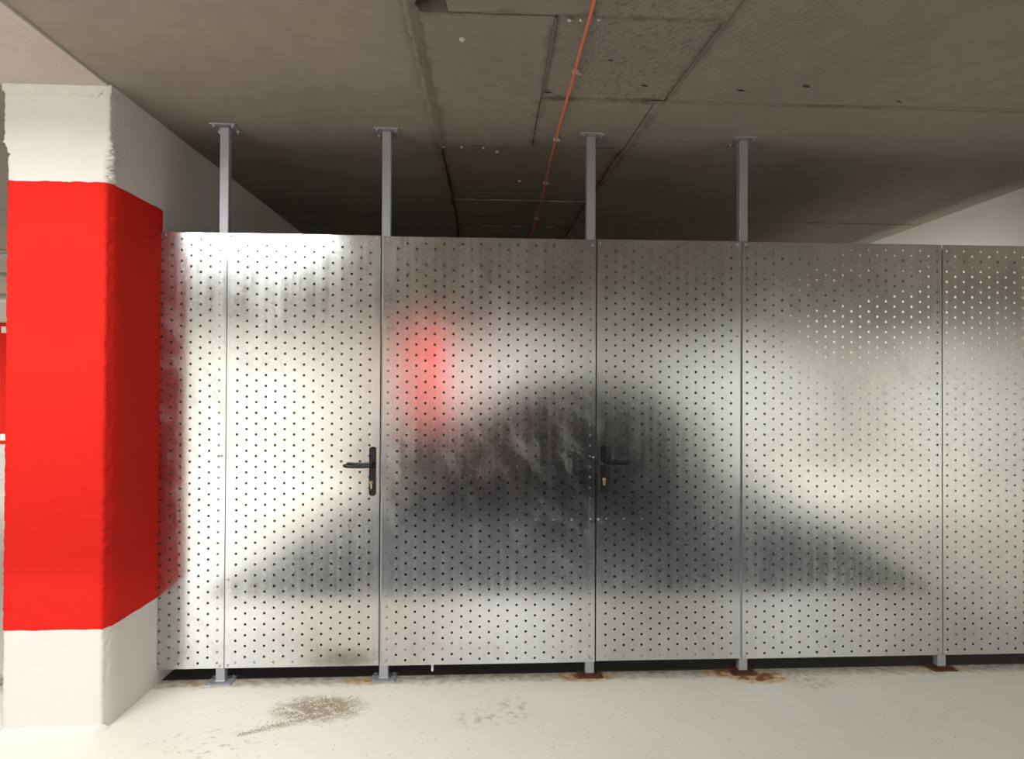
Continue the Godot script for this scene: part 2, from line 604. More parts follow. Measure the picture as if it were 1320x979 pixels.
func pillar_ring(y: float, grow: float) -> PackedVector3Array:
	var thick := smoothstep(2.40, 2.46, y)          # thicker render at the top
	var chip := smoothstep(2.285, 2.31, y) * (1.0 - smoothstep(2.45, 2.49, y))
	var nz := wob.get_noise_2d(y * 40.0, 3.0)
	var n2 := wob.get_noise_2d(y * 95.0, 17.0)
	var n3 := wob.get_noise_2d(y * 60.0, 40.0)
	var lx := -1.918 - 0.018 * thick + 0.004 * nz + 0.01 * (chip if y > 2.36 else 0.0) * n2
	var fx := -1.516 + 0.012 * thick + 0.005 * nz + 0.004 * n2 - 0.012 * chip * (0.6 + 1.4 * n2)
	var bz := 0.425 + 0.02 * thick + 0.006 * n3 - 0.02 * chip * (0.4 + n3)
	var out := PackedVector3Array()
	var f := 0.47
	out.append(Vector3(lx - grow, y, -0.02))
	out.append(Vector3(lx - grow, y, -0.019))
	out.append(Vector3(lx - grow, y, f - 0.03))
	out.append(Vector3(lx - grow + 0.004, y, f - 0.004 + grow))
	for k in 14:
		var x := lerpf(lx + 0.012, fx - 0.012, k / 13.0)
		out.append(Vector3(x, y, f + grow + 0.0022 * wob.get_noise_2d(x * 12.0, y * 12.0)))
	out.append(Vector3(fx + grow * 0.5, y, f - 0.001 + grow))
	for k in 3:                                      # rough arris
		var u := (k + 1) / 4.0
		var p := Vector3(lerpf(fx, face_x(bz), u), y, lerpf(f - 0.002, bz, u))
		var d := 0.004 * wob.get_noise_2d(y * 80.0 + k * 31.0, 9.0 + k * 5.0) + chip * 0.017 * wob.get_noise_2d(y * 75.0 + k * 13.0, 60.0 + 9.0 * k) + chip * 0.010
		out.append(p + Vector3(0.8, 0, 0.6) * (d + grow))
	for k in 9:
		var z := lerpf(bz, -0.019, k / 7.0) if k < 8 else -0.02
		out.append(Vector3(face_x(z) + grow + 0.001 * wob.get_noise_2d(z * 12.0, y * 12.0 + 50.0), y, z))
	return out


func pillar_part(y0: float, y1: float, rows: int, grow: float, ragged0 := 0.0, ragged1 := 0.0) -> ArrayMesh:
	var st := mb(true)
	var prev := PackedVector3Array()
	for r in rows + 1:
		var y := lerpf(y0, y1, float(r) / rows)
		var ring := pillar_ring(y, grow)
		if r == 0 or r == rows:
			for i in ring.size():
				var q: float = (ragged0 if r == 0 else ragged1) * wob.get_noise_2d(ring[i].x * 40.0 + ring[i].z * 40.0, y * 10.0)
				ring[i].y += q
		if r > 0:
			for i in ring.size() - 1:
				quad(st, prev[i], prev[i + 1], ring[i + 1], ring[i])
			quad(st, prev[ring.size() - 1], prev[0], ring[0], ring[ring.size() - 1])
		prev = ring
	return done(st)


func rough_bar(a: Vector3, b: Vector3, up: float, out: Vector3, n: int, sd: float, m: float) -> ArrayMesh:
	# an uneven fillet of mortar from a to b: rises by up, reaches out by out
	var st := mb(true)
	var rows := []
	for i in n + 1:
		var p := a.lerp(b, float(i) / n)
		var q := wob.get_noise_2d(i * 8.0, sd)
		var q2 := wob.get_noise_2d(i * 17.0, sd + 30.0)
		var end := minf(1.0, minf(i, n - i) / 1.5)
		rows.append([p + Vector3.UP * up * (1.0 + m * q2) * (0.4 + 0.6 * end), p + Vector3.UP * up * 0.7 * (1.0 + m * q) + out * 0.4 * end, p + Vector3.UP * up * 0.25 + out * (0.8 + m * q) * end, p + out * (1.0 + m * q2) * (0.2 + 0.8 * end)])
	for i in n:
		for k in 3:
			quad(st, rows[i][k], rows[i][k + 1], rows[i + 1][k + 1], rows[i + 1][k]) if up < 0 else quad(st, rows[i][k + 1], rows[i + 1][k + 1], rows[i + 1][k], rows[i][k])
	return done(st)


# ---------------------------------------------------------------- lamps
func batten(at: Vector3, length: float, turn: float, energy: float, glow: float, label: String, tint := Color(0.975, 0.99, 1.0), roll := 0.0) -> void:
	var t := thing("strip_light", label, "lamp", at, turn, "strip lights of the garage")
	var h := length / 2.0
	t.rotation = Vector3(roll, turn, 0)
	put("housing", box_mesh(Vector3(-h, 0.0, -0.05), Vector3(h, 0.05, 0.05), 0.006), M.lamp_body, t)
	var key := "glow_%s" % glow
	if not M.has(key):
		var g := mat(key, Color(0.9, 0.9, 0.88), 0.5)
		g.emission_enabled = true
		g.emission = tint
		g.emission_energy_multiplier = glow
	var st := mb()
	cbox(st, Vector3(-h + 0.02, -0.045, -0.042), Vector3(h - 0.02, -0.001, 0.042), 0.018)
	put("diffuser", done(st), M[key], t)
	for s in [-1.0, 1.0]:
		put("end_cap", box_mesh(Vector3(s * h - 0.012, -0.048, -0.052), Vector3(s * h + 0.012, 0.052, 0.052), 0.005), M.lamp_body, t)
		var rod := mb(true)
		if roll == 0.0:
			lathe(rod, [Vector2(0.004, 0.03), Vector2(0.004, CEIL - at.y - 0.0005)], Basis.IDENTITY, Vector3(s * h * 0.7, 0, 0), 8)
		else:   # arm to the wall that it lights
			lathe(rod, [Vector2(0.006, 0.0), Vector2(0.006, 3.505 - at.x)], Basis(Vector3.RIGHT, PI / 2 - roll), Vector3(s * h * 0.9, 0.02, 0), 8)
		put("hanger_rod", done(rod), M.lamp_body, t)
	if roll != 0.0:   # an added, unseen visor that keeps the light off the ceiling
		var vs := mb()
		cbox(vs, Vector3(-0.06, 0.105, -h), Vector3(0.158, 0.111, h), 0.001)
		cbox(vs, Vector3(-0.066, 0.0, -h), Vector3(-0.058, 0.111, h), 0.001)
		var vn := put("added_visor", done(vs), M.lamp_body, t)
		vn.basis = t.basis.inverse()
	var l := AreaLight3D.new()
	l.name = numbered("strip_light_area")
	l.area_size = Vector2(length - 0.06, 0.08)
	l.light_color = tint
	l.light_energy = energy
	l.shadow_enabled = true
	l.set("area_range", 40.0)
	l.set("area_attenuation", 2.0)
	add_child(l)
	l.position = at + t.basis * Vector3(0, -0.05, 0)
	l.basis = t.basis * Basis(Vector3.RIGHT, -PI / 2)


# ---------------------------------------------------------------- car
func car_body(stations: Array, n_side: int) -> ArrayMesh:
	# stations along x: [x, half width, sill y, belt y, crown y, crown half width]
	var st := mb(true)
	var rings := []
	for s in stations:
		var ring := []
		var hw: float = s[1]
		for q in [[-0.86, s[2]], [-0.97, lerpf(s[2], s[3], 0.12)], [-1.0, lerpf(s[2], s[3], 0.55)], [-0.97, lerpf(s[2], s[3], 0.9)], [-0.93, s[3]]]:
			ring.append(Vector3(s[0], q[1], q[0] * hw))
		ring.append(Vector3(s[0], lerpf(s[3], s[4], 0.9), -s[5]))
		ring.append(Vector3(s[0], s[4], -s[5] * 0.7))
		ring.append(Vector3(s[0], s[4] + 0.012, 0))
		for k in range(6, -1, -1):
			ring.append(Vector3(ring[k].x, ring[k].y, -ring[k].z))
		rings.append(ring)
	for i in rings.size() - 1:
		var n: int = rings[i].size()
		for k in n:
			var m := (k + 1) % n
			quad(st, rings[i][k], rings[i][m], rings[i + 1][m], rings[i + 1][k])
	for e in [0, rings.size() - 1]:
		var c := Vector3.ZERO
		for v in rings[e]:
			c += v / rings[e].size()
		for k in rings[e].size():
			var m: int = (k + 1) % int(rings[e].size())
			if e == 0:
				tri(st, rings[e][m], rings[e][k], c)
			else:
				tri(st, rings[e][k], rings[e][m], c)
	return done(st)


func build_car() -> void:
	var t := thing("car", "dark grey car parked behind the viewer, seen as the dark blur in the middle sheet", "car", Vector3(0.85, 0.004, 6.1), 0.10)
	put("body", car_body([[-2.18, 0.70, 0.42, 0.60, 0.66, 0.60], [-2.1, 0.82, 0.25, 0.72, 0.80, 0.70], [-1.7, 0.88, 0.22, 0.84, 0.93, 0.74], [-1.0, 0.90, 0.21, 0.92, 1.01, 0.76], [-0.85, 0.90, 0.21, 0.94, 1.03, 0.76], [0.0, 0.90, 0.21, 0.96, 1.0, 0.8], [1.4, 0.90, 0.22, 0.97, 1.02, 0.78], [2.0, 0.86, 0.25, 0.95, 1.0, 0.7], [2.14, 0.80, 0.36, 0.86, 0.92, 0.64]], 0), M.car_paint, t)
	put("cabin", car_body([[-0.95, 0.72, 0.95, 0.98, 1.0, 0.62], [-0.35, 0.80, 0.95, 1.05, 1.42, 0.58], [0.2, 0.82, 0.95, 1.05, 1.53, 0.60], [1.0, 0.82, 0.95, 1.05, 1.50, 0.60], [1.55, 0.78, 0.95, 1.05, 1.36, 0.58], [2.0, 0.70, 0.95, 0.98, 1.02, 0.56]], 0), M.car_glass, t)
	put("roof", car_body([[-0.25, 0.60, 1.44, 1.46, 1.485, 0.56], [0.25, 0.62, 1.505, 1.525, 1.555, 0.58], [1.0, 0.62, 1.485, 1.505, 1.535, 0.58], [1.5, 0.58, 1.37, 1.385, 1.41, 0.54]], 0), M.car_paint, t)
	for x in [-1.35, 1.35]:
		for s in [-1.0, 1.0]:
			var st := mb(true)
			lathe(st, [Vector2(0.2, -0.1), Vector2(0.3, -0.1), Vector2(0.325, -0.07), Vector2(0.325, 0.07), Vector2(0.3, 0.1), Vector2(0.2, 0.1)], Basis(Vector3.RIGHT, PI / 2), Vector3(x, 0.325, s * 0.82), 24)
			var w := put("tyre", done(st), M.rubber, t)
			var rm := mb()
			lathe(rm, [Vector2(0, -0.06), Vector2(0.2, -0.085), Vector2(0.21, 0.085), Vector2(0.0, 0.06)], Basis(Vector3.RIGHT, PI / 2), Vector3(x, 0.325, s * 0.82), 10)
			put("rim", done(rm), M.post, w)
	for s in [-1.0, 1.0]:
		put("headlamp", box_mesh(Vector3(-2.13, 0.60, s * 0.62 - 0.13), Vector3(-2.0, 0.72, s * 0.62 + 0.13), 0.02), M.lamp_body, t)
		put("tail_lamp", box_mesh(Vector3(2.0, 0.72, s * 0.66 - 0.12), Vector3(2.12, 0.88, s * 0.66 + 0.12), 0.02), M.red, t)


# ---------------------------------------------------------------- the scene
func _ready() -> void:
	# camera
	var yaw := 0.06137
	var pitch := 0.00992
	var roll := 0.00415
	var fw := Vector3(sin(yaw) * cos(pitch), sin(pitch), -cos(yaw) * cos(pitch))
	var r := fw.cross(Vector3.UP).normalized()
	var u := r.cross(fw)
	var cam := Camera3D.new()
	cam.name = "camera"
	cam.basis = Basis(r * cos(roll) + u * sin(roll), u * cos(roll) - r * sin(roll), -fw)
	cam.position = Vector3(0, 1.44, 3.6941)
	cam.fov = rad_to_deg(2.0 * atan(489.5 / 960.0))
	cam.near = 0.05
	cam.far = 80.0
	cam.current = true
	add_child(cam)
	# environment: no daylight reaches the garage
	var env := Environment.new()
	env.background_mode = Environment.BG_COLOR
	env.background_color = Color(0.02, 0.02, 0.02)
	env.tonemap_mode = Environment.TONE_MAPPER_LINEAR
	env.tonemap_exposure = 1.2
	env.sdfgi_enabled = true
	env.ssao_enabled = true
	env.ssil_enabled = true
	var we := WorldEnvironment.new()
	we.name = "environment"
	we.environment = env
	add_child(we)
	# materials of lamps first, then the lamps
	mat("lamp_body", Color(0.86, 0.86, 0.84), 0.45)
	batten(Vector3(-1.8, 2.62, 1.85), 1.5, 0.0, 6.2, 30.0, "white strip light on the ceiling just in front of the red pillar")
	batten(Vector3(-3.6, 2.5, 7.0), 1.5, 0.0, 28.0, 12.0, "added, unseen strip light behind the added beam, at the left end of its row")  # this row of three is added to brighten the wall behind the viewer
	batten(Vector3(0.6, 2.5, 7.0), 1.5, 0.0, 23.0, 12.0, "added, unseen strip light behind the added beam, over the dark car")
	batten(Vector3(4.8, 2.5, 7.0), 1.5, 0.0, 15.0, 12.0, "added, unseen strip light behind the added beam, at the right end of its row")
	batten(Vector3(6.3, 2.5, 1.5), 1.5, 1.57, 1.6, 40.0, "added, unseen strip light near the side wall, right of the viewer")  # added to brighten the ceiling and beam mirrored in the right-hand sheets
	batten(Vector3(-9.0, 2.3, -4.3), 1.5, 0.0, 40.0, 12.0, "added, unseen strip light in the far bay left of the pillar")  # added out of view to light up the left bay
	batten(Vector3(2.75, 2.1, -2.45), 3.4, 1.57, 1.75, 0.4, "added, unseen wall-washing light behind the right-hand panels", Color(1.0, 0.97, 0.94), -1.2)  # extra lamp added to light the right wall over the panels

	# ---- materials
	rng.seed = 4
	wob.seed = 2
	wob.frequency = 1.0
	wob.fractal_octaves = 2
	sheet_textures()
	floor_texture()
	ceiling_texture()
	bumpy(mat("white", Color(0.82, 0.80, 0.77), 0.8), 0.03, 0.12, 1.3, 31)
	bumpy(mat("red", Color(0.80, 0.13, 0.095), 0.8), 0.03, 0.06, 1.3, 32)
	M.red.metallic_specular = 0.25
	bumpy(mat("grey_wall", Color(0.76, 0.75, 0.725), 0.8), 0.03, 0.12, 1.1, 33)
	bumpy(mat("plaster", Color(0.80, 0.78, 0.74), 0.85), 0.03, 0.25, 1.5, 34)
	bumpy(mat("ceiling_paint", Color(0.77, 0.73, 0.695), 0.85), 0.02, 0.2, 1.2, 37)
	bumpy(mat("rough_concrete", Color(0.53, 0.50, 0.45), 0.9), 0.06, 0.6, 2.5, 35)
	mat("post", Color(0.62, 0.62, 0.635), 0.45, 0.25)
	mat("rivet", Color(0.75, 0.75, 0.74), 0.35, 0.8)
	mat("frame", Color(0.70, 0.71, 0.71), 0.4, 0.6)
	bumpy(mat("rust", Color(0.34, 0.19, 0.11), 0.9), 0.06, 0.4, 4.0, 36)
	mat("black", Color(0.055, 0.057, 0.06), 0.38)
	mat("brass", Color(0.80, 0.72, 0.55), 0.3, 0.85)
	mat("cable", Color(0.93, 0.50, 0.37), 0.5)
	mat("sand", Color(0.60, 0.54, 0.44), 0.95)
	mat("asphalt", Color(0.24, 0.245, 0.255), 0.75)
	bumpy(mat("shaded_floor", Color(0.22, 0.205, 0.185), 0.9), 0.05, 0.3, 2.0, 38)
	mat("car_paint", Color(0.04, 0.042, 0.05), 0.55)
	mat("car_glass", Color(0.02, 0.022, 0.025), 0.1)
	mat("rubber", Color(0.03, 0.03, 0.03), 0.8)
	mat("pipe", Color(0.78, 0.77, 0.75), 0.5)

	# ---- setting
	uv_mode = 1
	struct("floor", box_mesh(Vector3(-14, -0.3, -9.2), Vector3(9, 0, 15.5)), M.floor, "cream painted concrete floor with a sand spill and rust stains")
	var dr := mb()
	prism(dr, [Vector2(-1.8, 1.46), Vector2(3.35, 1.46), Vector2(4.7, 8.3), Vector2(-1.0, 8.3)], 0.0, 0.004)
	uv_mode = 0
	struct("trim_1", done(dr), M.asphalt, "dark driveway surface behind the viewer, reflected in the sheets")
	var fb := mb()  # dark slab whose colour stands in for shade under and behind the sheets
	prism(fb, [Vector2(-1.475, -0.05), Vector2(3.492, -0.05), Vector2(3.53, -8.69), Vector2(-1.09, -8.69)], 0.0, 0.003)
	struct("floor", done(fb), M.shaded_floor, "dark slab over the floor behind the storage sheets, shade put into its colour")
	build_ceiling()
	var bk := struct("wall_back", box_mesh(Vector3(-14, 0, -9.2), Vector3(9, CEIL + 0.3, -8.7)), M.grey_wall, "pale wall far behind the storage sheets")
	bk.set_meta("kind", "structure")
	struct("wall_far", box_mesh(Vector3(-14.2, 0, 8.8), Vector3(9.2, CEIL + 0.3, 9.2)), M.grey_wall, "pale wall behind the viewer")
	struct("trim_3", box_mesh(Vector3(-13.9, 2.2, 5.7), Vector3(6.9, CEIL, 6.1), 0.01), M.grey_wall, "added beam across the garage behind the viewer, hiding the added lights from the sheets")  # added to keep the lamp row out of the mirrored view
	struct("wall_bay", box_mesh(Vector3(-14.4, 0, -9.2), Vector3(-14, CEIL + 0.3, 15.4)), M.grey_wall, "pale side wall of the left bay")
	struct("wall_outer", box_mesh(Vector3(7, 0, 0.3), Vector3(7.4, CEIL + 0.3, 9)), M.grey_wall, "pale side wall right of the driveway")
	var wr := mb()
	prism(wr, [Vector2(3.49, 0.3), Vector2(3.54, -8.7), Vector2(9.4, -8.7), Vector2(9.4, 0.3)], 0.0, CEIL + 0.3)
	struct("wall_right", done(wr), M.grey_wall, "pale wall at the right end of the storage sheets")
	var wl := mb()
	prism(wl, [Vector2(-1.935, -0.02), Vector2(face_x(-0.02), -0.02), Vector2(face_x(-8.7), -8.7), Vector2(-1.935, -8.7)], 0.0, CEIL + 0.02)
	struct("wall_left", done(wl), M.white, "grey side wall that runs back behind the red pillar")
	var band := mb()
	prism(band, [Vector2(-1.95, 0.44), Vector2(-1.505, 0.44), Vector2(-1.66, 4.3), Vector2(-2.15, 4.3)], CEIL - 0.012, CEIL + 0.02)
	struct("trim_2", done(band), M.ceiling_paint, "white plastered band on the ceiling in front of the pillar")

	build_pillar()
	build_sheets()
	post(-1.1825, "grey steel post nearest the red pillar, standing behind the left door's hinge edge", false)
	post(-0.3978, "grey steel post behind the wide gap at the left door's handle", false)
	post(0.6222, "grey steel post left of the right door, behind the middle sheet's edge", true)
	post(1.4044, "grey steel post right of the right door, its foot in an orange rust stain", true)
	post(2.4475, "grey steel post hidden by the right-hand sheets, only its rusty foot showing", true, TOP - 0.01)
	build_cable()
	build_sand()
	build_behind()


func build_ceiling() -> void:
	uv_mode = 2
	var t := Node3D.new()
	t.name = "ceiling"
	add_child(t)
	tag(t, "bare concrete ceiling with formwork joints", "", "", "structure")
	put("slab", box_mesh(Vector3(-14.4, CEIL + 0.035, -9.2), Vector3(9.4, CEIL + 0.3, 15.4)), M.concrete, t)
	# formwork fields: four corners (x, z) and how much lower than the ceiling plane each lies
	var xl := func(z: float) -> float: return -0.148 - 0.036 * z      # the long joint left of the boards
	var xm := func(z: float) -> float: return 0.335 - 0.03 * z
	var xr := func(z: float) -> float: return 0.862 + 0.03 * z
	var V := func(x: float, z: float) -> Vector2: return Vector2(x, z)
	var g := 0.003
	var fields := [
		[[V.call(-14.4, 15.4), V.call(xl.call(1.8) - 0.02, 15.4), V.call(xl.call(1.8) - g, 1.8), V.call(xl.call(-1.85) - g, -1.85 + g), V.call(-14.4, -1.85 + g)], 0.002],
		[[V.call(-14.4, -1.85 - g), V.call(xl.call(-1.85) - g, -1.85 - g), V.call(xl.call(-3.0) - g, -9.2), V.call(-14.4, -9.2)], 0.003],
		[[V.call(xl.call(1.8) + g, 15.4), V.call(xr.call(1.8) - g, 15.4), V.call(xr.call(1.185) - g, 1.185), V.call(xl.call(1.185) + 0.125, 1.185), V.call(xl.call(1.36) + 0.115, 1.36), V.call(xl.call(1.36) + g, 1.36)], 0.004],
		[[V.call(xl.call(1.175) + g, 1.175), V.call(xm.call(1.175) - g, 1.175), V.call(xm.call(-0.215) - g, -0.215), V.call(xl.call(-0.215) + g, -0.215)], 0.003],
		[[V.call(xm.call(1.175) + g, 1.175), V.call(xr.call(1.175) - g, 1.175), V.call(xr.call(0.445) - g, 0.445), V.call(xm.call(0.445) + g, 0.445)], -0.006],
		[[V.call(xm.call(0.435) + 0.001, 0.435), V.call(0.83 - g, 0.435), V.call(0.83 - g, -0.215), V.call(xm.call(-0.215) + 0.001, -0.215)], 0.002],
		[[V.call(xl.call(-0.225) + g, -0.225), V.call(0.83 - g, -0.225), V.call(0.83 - g, -1.375), V.call(xl.call(-1.375) + g, -1.375)], -0.012],
		[[V.call(xl.call(-1.385) + g, -1.385), V.call(0.83 - g, -1.385), V.call(0.83 - g, -2.165), V.call(xl.call(-2.165) + g, -2.165)], -0.004],
		[[V.call(xl.call(-2.175) + g, -2.175), V.call(0.83 - g, -2.175), V.call(0.83 - g, -9.2), V.call(xl.call(-3.0) + g, -9.2)], -0.001],
		[[V.call(xr.call(1.8) + g, 15.4), V.call(9.4, 15.4), V.call(9.4, 0.478), V.call(2.5, 0.478), V.call(xr.call(0.445) + g, 0.445), V.call(xr.call(1.8) + g, 1.8)], -0.002],
		[[V.call(0.83 + g, 0.437), V.call(2.5, 0.470), V.call(9.4, 0.470), V.call(9.4, -1.85 + g), V.call(0.83 + g, -1.85 + g)], 0.002],
		[[V.call(0.83 + g, -1.85 - g), V.call(9.4, -1.85 - g), V.call(9.4, -9.2), V.call(0.83 + g, -9.2)], 0.004]]
	for f in fields:
		var st := mb()
		prism_concave(st, f[0], CEIL - f[1], CEIL + 0.05)
		put("formwork_panel", done(st), M.concrete, t)
	uv_mode = 0
	# ragged mortar that squeezed out of the long joint
	var st := mb(true)
	var nz := 90
	var rows := []
	for i in nz + 1:
		var z := lerpf(1.75, -0.24, float(i) / nz)
		var row := []
		var w := 0.026 + 0.012 * wob.get_noise_2d(z * 9.0, 5.0) + 0.006 * wob.get_noise_2d(z * 31.0, 8.0)
		w *= 1.0 if z > 0.1 else lerpf(0.45, 1.0, (z + 0.24) / 0.34)
		var cx: float = xl.call(z) + 0.006 * wob.get_noise_2d(z * 7.0, 80.0)
		for k in 9:
			var q := (k - 4) / 4.0
			var depth := 0.003 + (1.0 - q * q) * (0.009 + 0.007 * wob.get_noise_2d(z * 25.0, k * 6.0)) + 0.011 * absf(wob.get_noise_2d(z * 60.0, k * 21.0)) * (1.0 - absf(q))
			depth += 0.005 * exp(-pow((q + 0.35) * 4.0, 2.0))
			row.append(Vector3(cx + q * w, CEIL - depth + (0.003 if absf(q) > 0.99 else 0.0), z))
		rows.append(row)
	for i in nz:
		for k in 8:
			quad(st, rows[i][k], rows[i + 1][k], rows[i + 1][k + 1], rows[i][k + 1])
	put("mortar_ridge", done(st), M.rough_concrete, t)
	# thin ridges of grout along the other joints: x0, z0, x1, z1, width
	for e in [[0.302, 1.17, 0.326, 0.46, 0.009], [0.9, 1.35, 0.878, 0.5, 0.010], [0.855, -0.36, 0.838, -1.0, 0.010], [-0.05, 1.19, 0.9, 1.19, 0.011], [0.8, 0.442, 1.5, 0.452, 0.008]]:
		var gr := mb(true)
		var a := Vector3(e[0], CEIL, e[1])
		var b := Vector3(e[2], CEIL, e[3])
		var side: Vector3 = (b - a).normalized().cross(Vector3.UP) * e[4]
		var n := 26
		var rr := []
		for i in n + 1:
			var p: Vector3 = a.lerp(b, float(i) / n) + side * 0.5 * wob.get_noise_2d(i * 5.0, e[0] * 40.0)
			var w: float = 0.5 + 0.5 * absf(wob.get_noise_2d(i * 9.0, e[1] * 30.0))
			rr.append([p - side * w + Vector3.UP * 0.001, p - Vector3.UP * 0.010 * w, p + side * w + Vector3.UP * 0.001])
		for i in n:
			for k in 2:
				quad(gr, rr[i][k], rr[i][k + 1], rr[i + 1][k + 1], rr[i + 1][k])
		put("grout_ridge", done(gr), M.rough_concrete, t)
	# gouges (dark pits in the skin of the concrete) and drips of mortar
	for e in [[0.345, 0.52, 0.024, 0.007], [1.16, 0.60, 0.020, 0.006], [1.42, 0.66, 0.022, 0.006], [1.9, 0.53, 0.02, 0.005], [0.55, 0.85, 0.014, 0.006], [0.74, 0.62, 0.02, 0.005]]:
		var gm := mb(true)
		for k in 10:
			var a0 := TAU * k / 10.0
			var a1 := TAU * (k + 1) / 10.0
			var f0 := 1.0 + 0.35 * wob.get_noise_2d(k * 7.0, e[0] * 50.0)
			var f1 := 1.0 + 0.35 * wob.get_noise_2d(((k + 1) % 10) * 7.0, e[0] * 50.0)
			tri(gm, Vector3(e[2] * cos(a1) * f1, 0, e[3] * sin(a1) * f1), Vector3(e[2] * cos(a0) * f0, 0, e[3] * sin(a0) * f0), Vector3(0, -0.004, 0))
		put("gouge", done(gm), M.black, t, Vector3(e[0], CEIL - 0.003, e[1])).rotation.y = 0.3
	for e in [[-0.02, 0.99, 0.012], [-0.128, -0.24, 0.008], [-0.03, -0.24, 0.008], [0.085, -0.245, 0.007], [0.35, 1.155, 0.008], [0.39, 1.155, 0.007], [0.32, -0.86, 0.009], [0.45, 1.16, 0.006], [1.55, -2.3, 0.01], [1.0, -2.45, 0.012], [0.16, -0.3, 0.009]]:
		var lm := mb(true)
		var pr := []
		for k in 6:
			var a := PI * k / 5.0
			pr.append(Vector2(maxf(sin(a), 0.0) * e[2], -cos(a) * e[2] * 0.8))
		lathe(lm, pr, Basis.IDENTITY, Vector3.ZERO, 9)
		put("mortar_lump", done(lm), M.plaster, t, Vector3(e[0], CEIL - e[2] * 0.4, e[1]))


func prism_concave(st: SurfaceTool, c: Array, y0: float, y1: float) -> void:
	var pts := PackedVector2Array(c)
	if not Geometry2D.is_polygon_clockwise(pts):
		pts.reverse()
	var n := pts.size()
	var area := 0.0
	for i in n:
		area += pts[i].cross(pts[(i + 1) % n])
	for i in n:
		var p := pts[i]
		var q := pts[(i + 1) % n]
		if area > 0:
			quad(st, Vector3(q.x, y0, q.y), Vector3(p.x, y0, p.y), Vector3(p.x, y1, p.y), Vector3(q.x, y1, q.y))
		else:
			quad(st, Vector3(p.x, y0, p.y), Vector3(q.x, y0, q.y), Vector3(q.x, y1, q.y), Vector3(p.x, y1, p.y))
	var ix := Geometry2D.triangulate_polygon(pts)
	for k in range(0, ix.size(), 3):
		var a := pts[ix[k]]
		var b := pts[ix[k + 1]]
		var d := pts[ix[k + 2]]
		if (b - a).cross(d - a) > 0:      # seen from below, x right and z down the page: counter-clockwise
			tri(st, Vector3(a.x, y0, a.y), Vector3(b.x, y0, b.y), Vector3(d.x, y0, d.y))
			tri(st, Vector3(a.x, y1, a.y), Vector3(d.x, y1, d.y), Vector3(b.x, y1, b.y))
		else:
			tri(st, Vector3(a.x, y0, a.y), Vector3(d.x, y0, d.y), Vector3(b.x, y0, b.y))
			tri(st, Vector3(a.x, y1, a.y), Vector3(b.x, y1, b.y), Vector3(d.x, y1, d.y))


func build_pillar() -> void:
	var t := thing("pillar", "large concrete pillar at the left, white with a broad red band and chipped edge", "pillar", Vector3.ZERO)
	put("lower_render", pillar_part(0.0, 0.419, 24, 0.0), M.white, t)
	put("red_band", pillar_part(0.419, 2.293, 150, 0.0012, 0.004, 0.006), M.red, t)
	put("upper_render", pillar_part(2.293, CEIL + 0.005, 70, 0.0), M.white, t)
	put("mortar_skirt", rough_bar(Vector3(-1.95, 0, 0.462), Vector3(-1.49, 0, 0.462), 0.022, Vector3(0, 0, 0.055), 28, 3.0, 0.35), M.white, t)
	put("plaster_joint", rough_bar(Vector3(-1.94, CEIL - 0.006, 0.472), Vector3(-1.497, CEIL - 0.006, 0.472), -0.045, Vector3(0, 0, 0.006), 40, 9.0, 0.5), M.plaster, t)
	# lumps of broken render on the arris just over the red band
	for e in [[2.325, 0.014], [2.352, 0.018], [2.382, 0.013], [2.405, 0.019], [2.432, 0.014]]:
		var st := mb()
		var pr := []
		for k in 6:
			var a := PI * k / 5.0
			pr.append(Vector2(maxf(sin(a), 0.0) * e[1] * (0.8 + 0.3 * wob.get_noise_2d(k * 11.0, e[0] * 90.0)), -cos(a) * e[1] * 1.1))
		lathe(st, pr, Basis(Vector3(0.3, 0.2, 1).normalized(), e[0] * 9.0), Vector3.ZERO, 7)
		put("render_lump", done(st), M.plaster, t, Vector3(-1.506 + 0.006 * sin(e[0] * 200.0), e[0], 0.442))


func door_frame(t: Node3D, x0: float, x1: float) -> void:
	for x in [x0 + 0.005, x1 - 0.040]:
		put("stile", box_mesh(Vector3(x, BOT + 0.004, -0.042), Vector3(x + 0.035, TOP - 0.006, -0.005), 0.003), M.frame, t)
	for y in [BOT + 0.004, TOP - 0.041]:
		put("rail", box_mesh(Vector3(x0 + 0.039, y, -0.042), Vector3(x1 - 0.039, y + 0.035, -0.005), 0.003), M.frame, t)


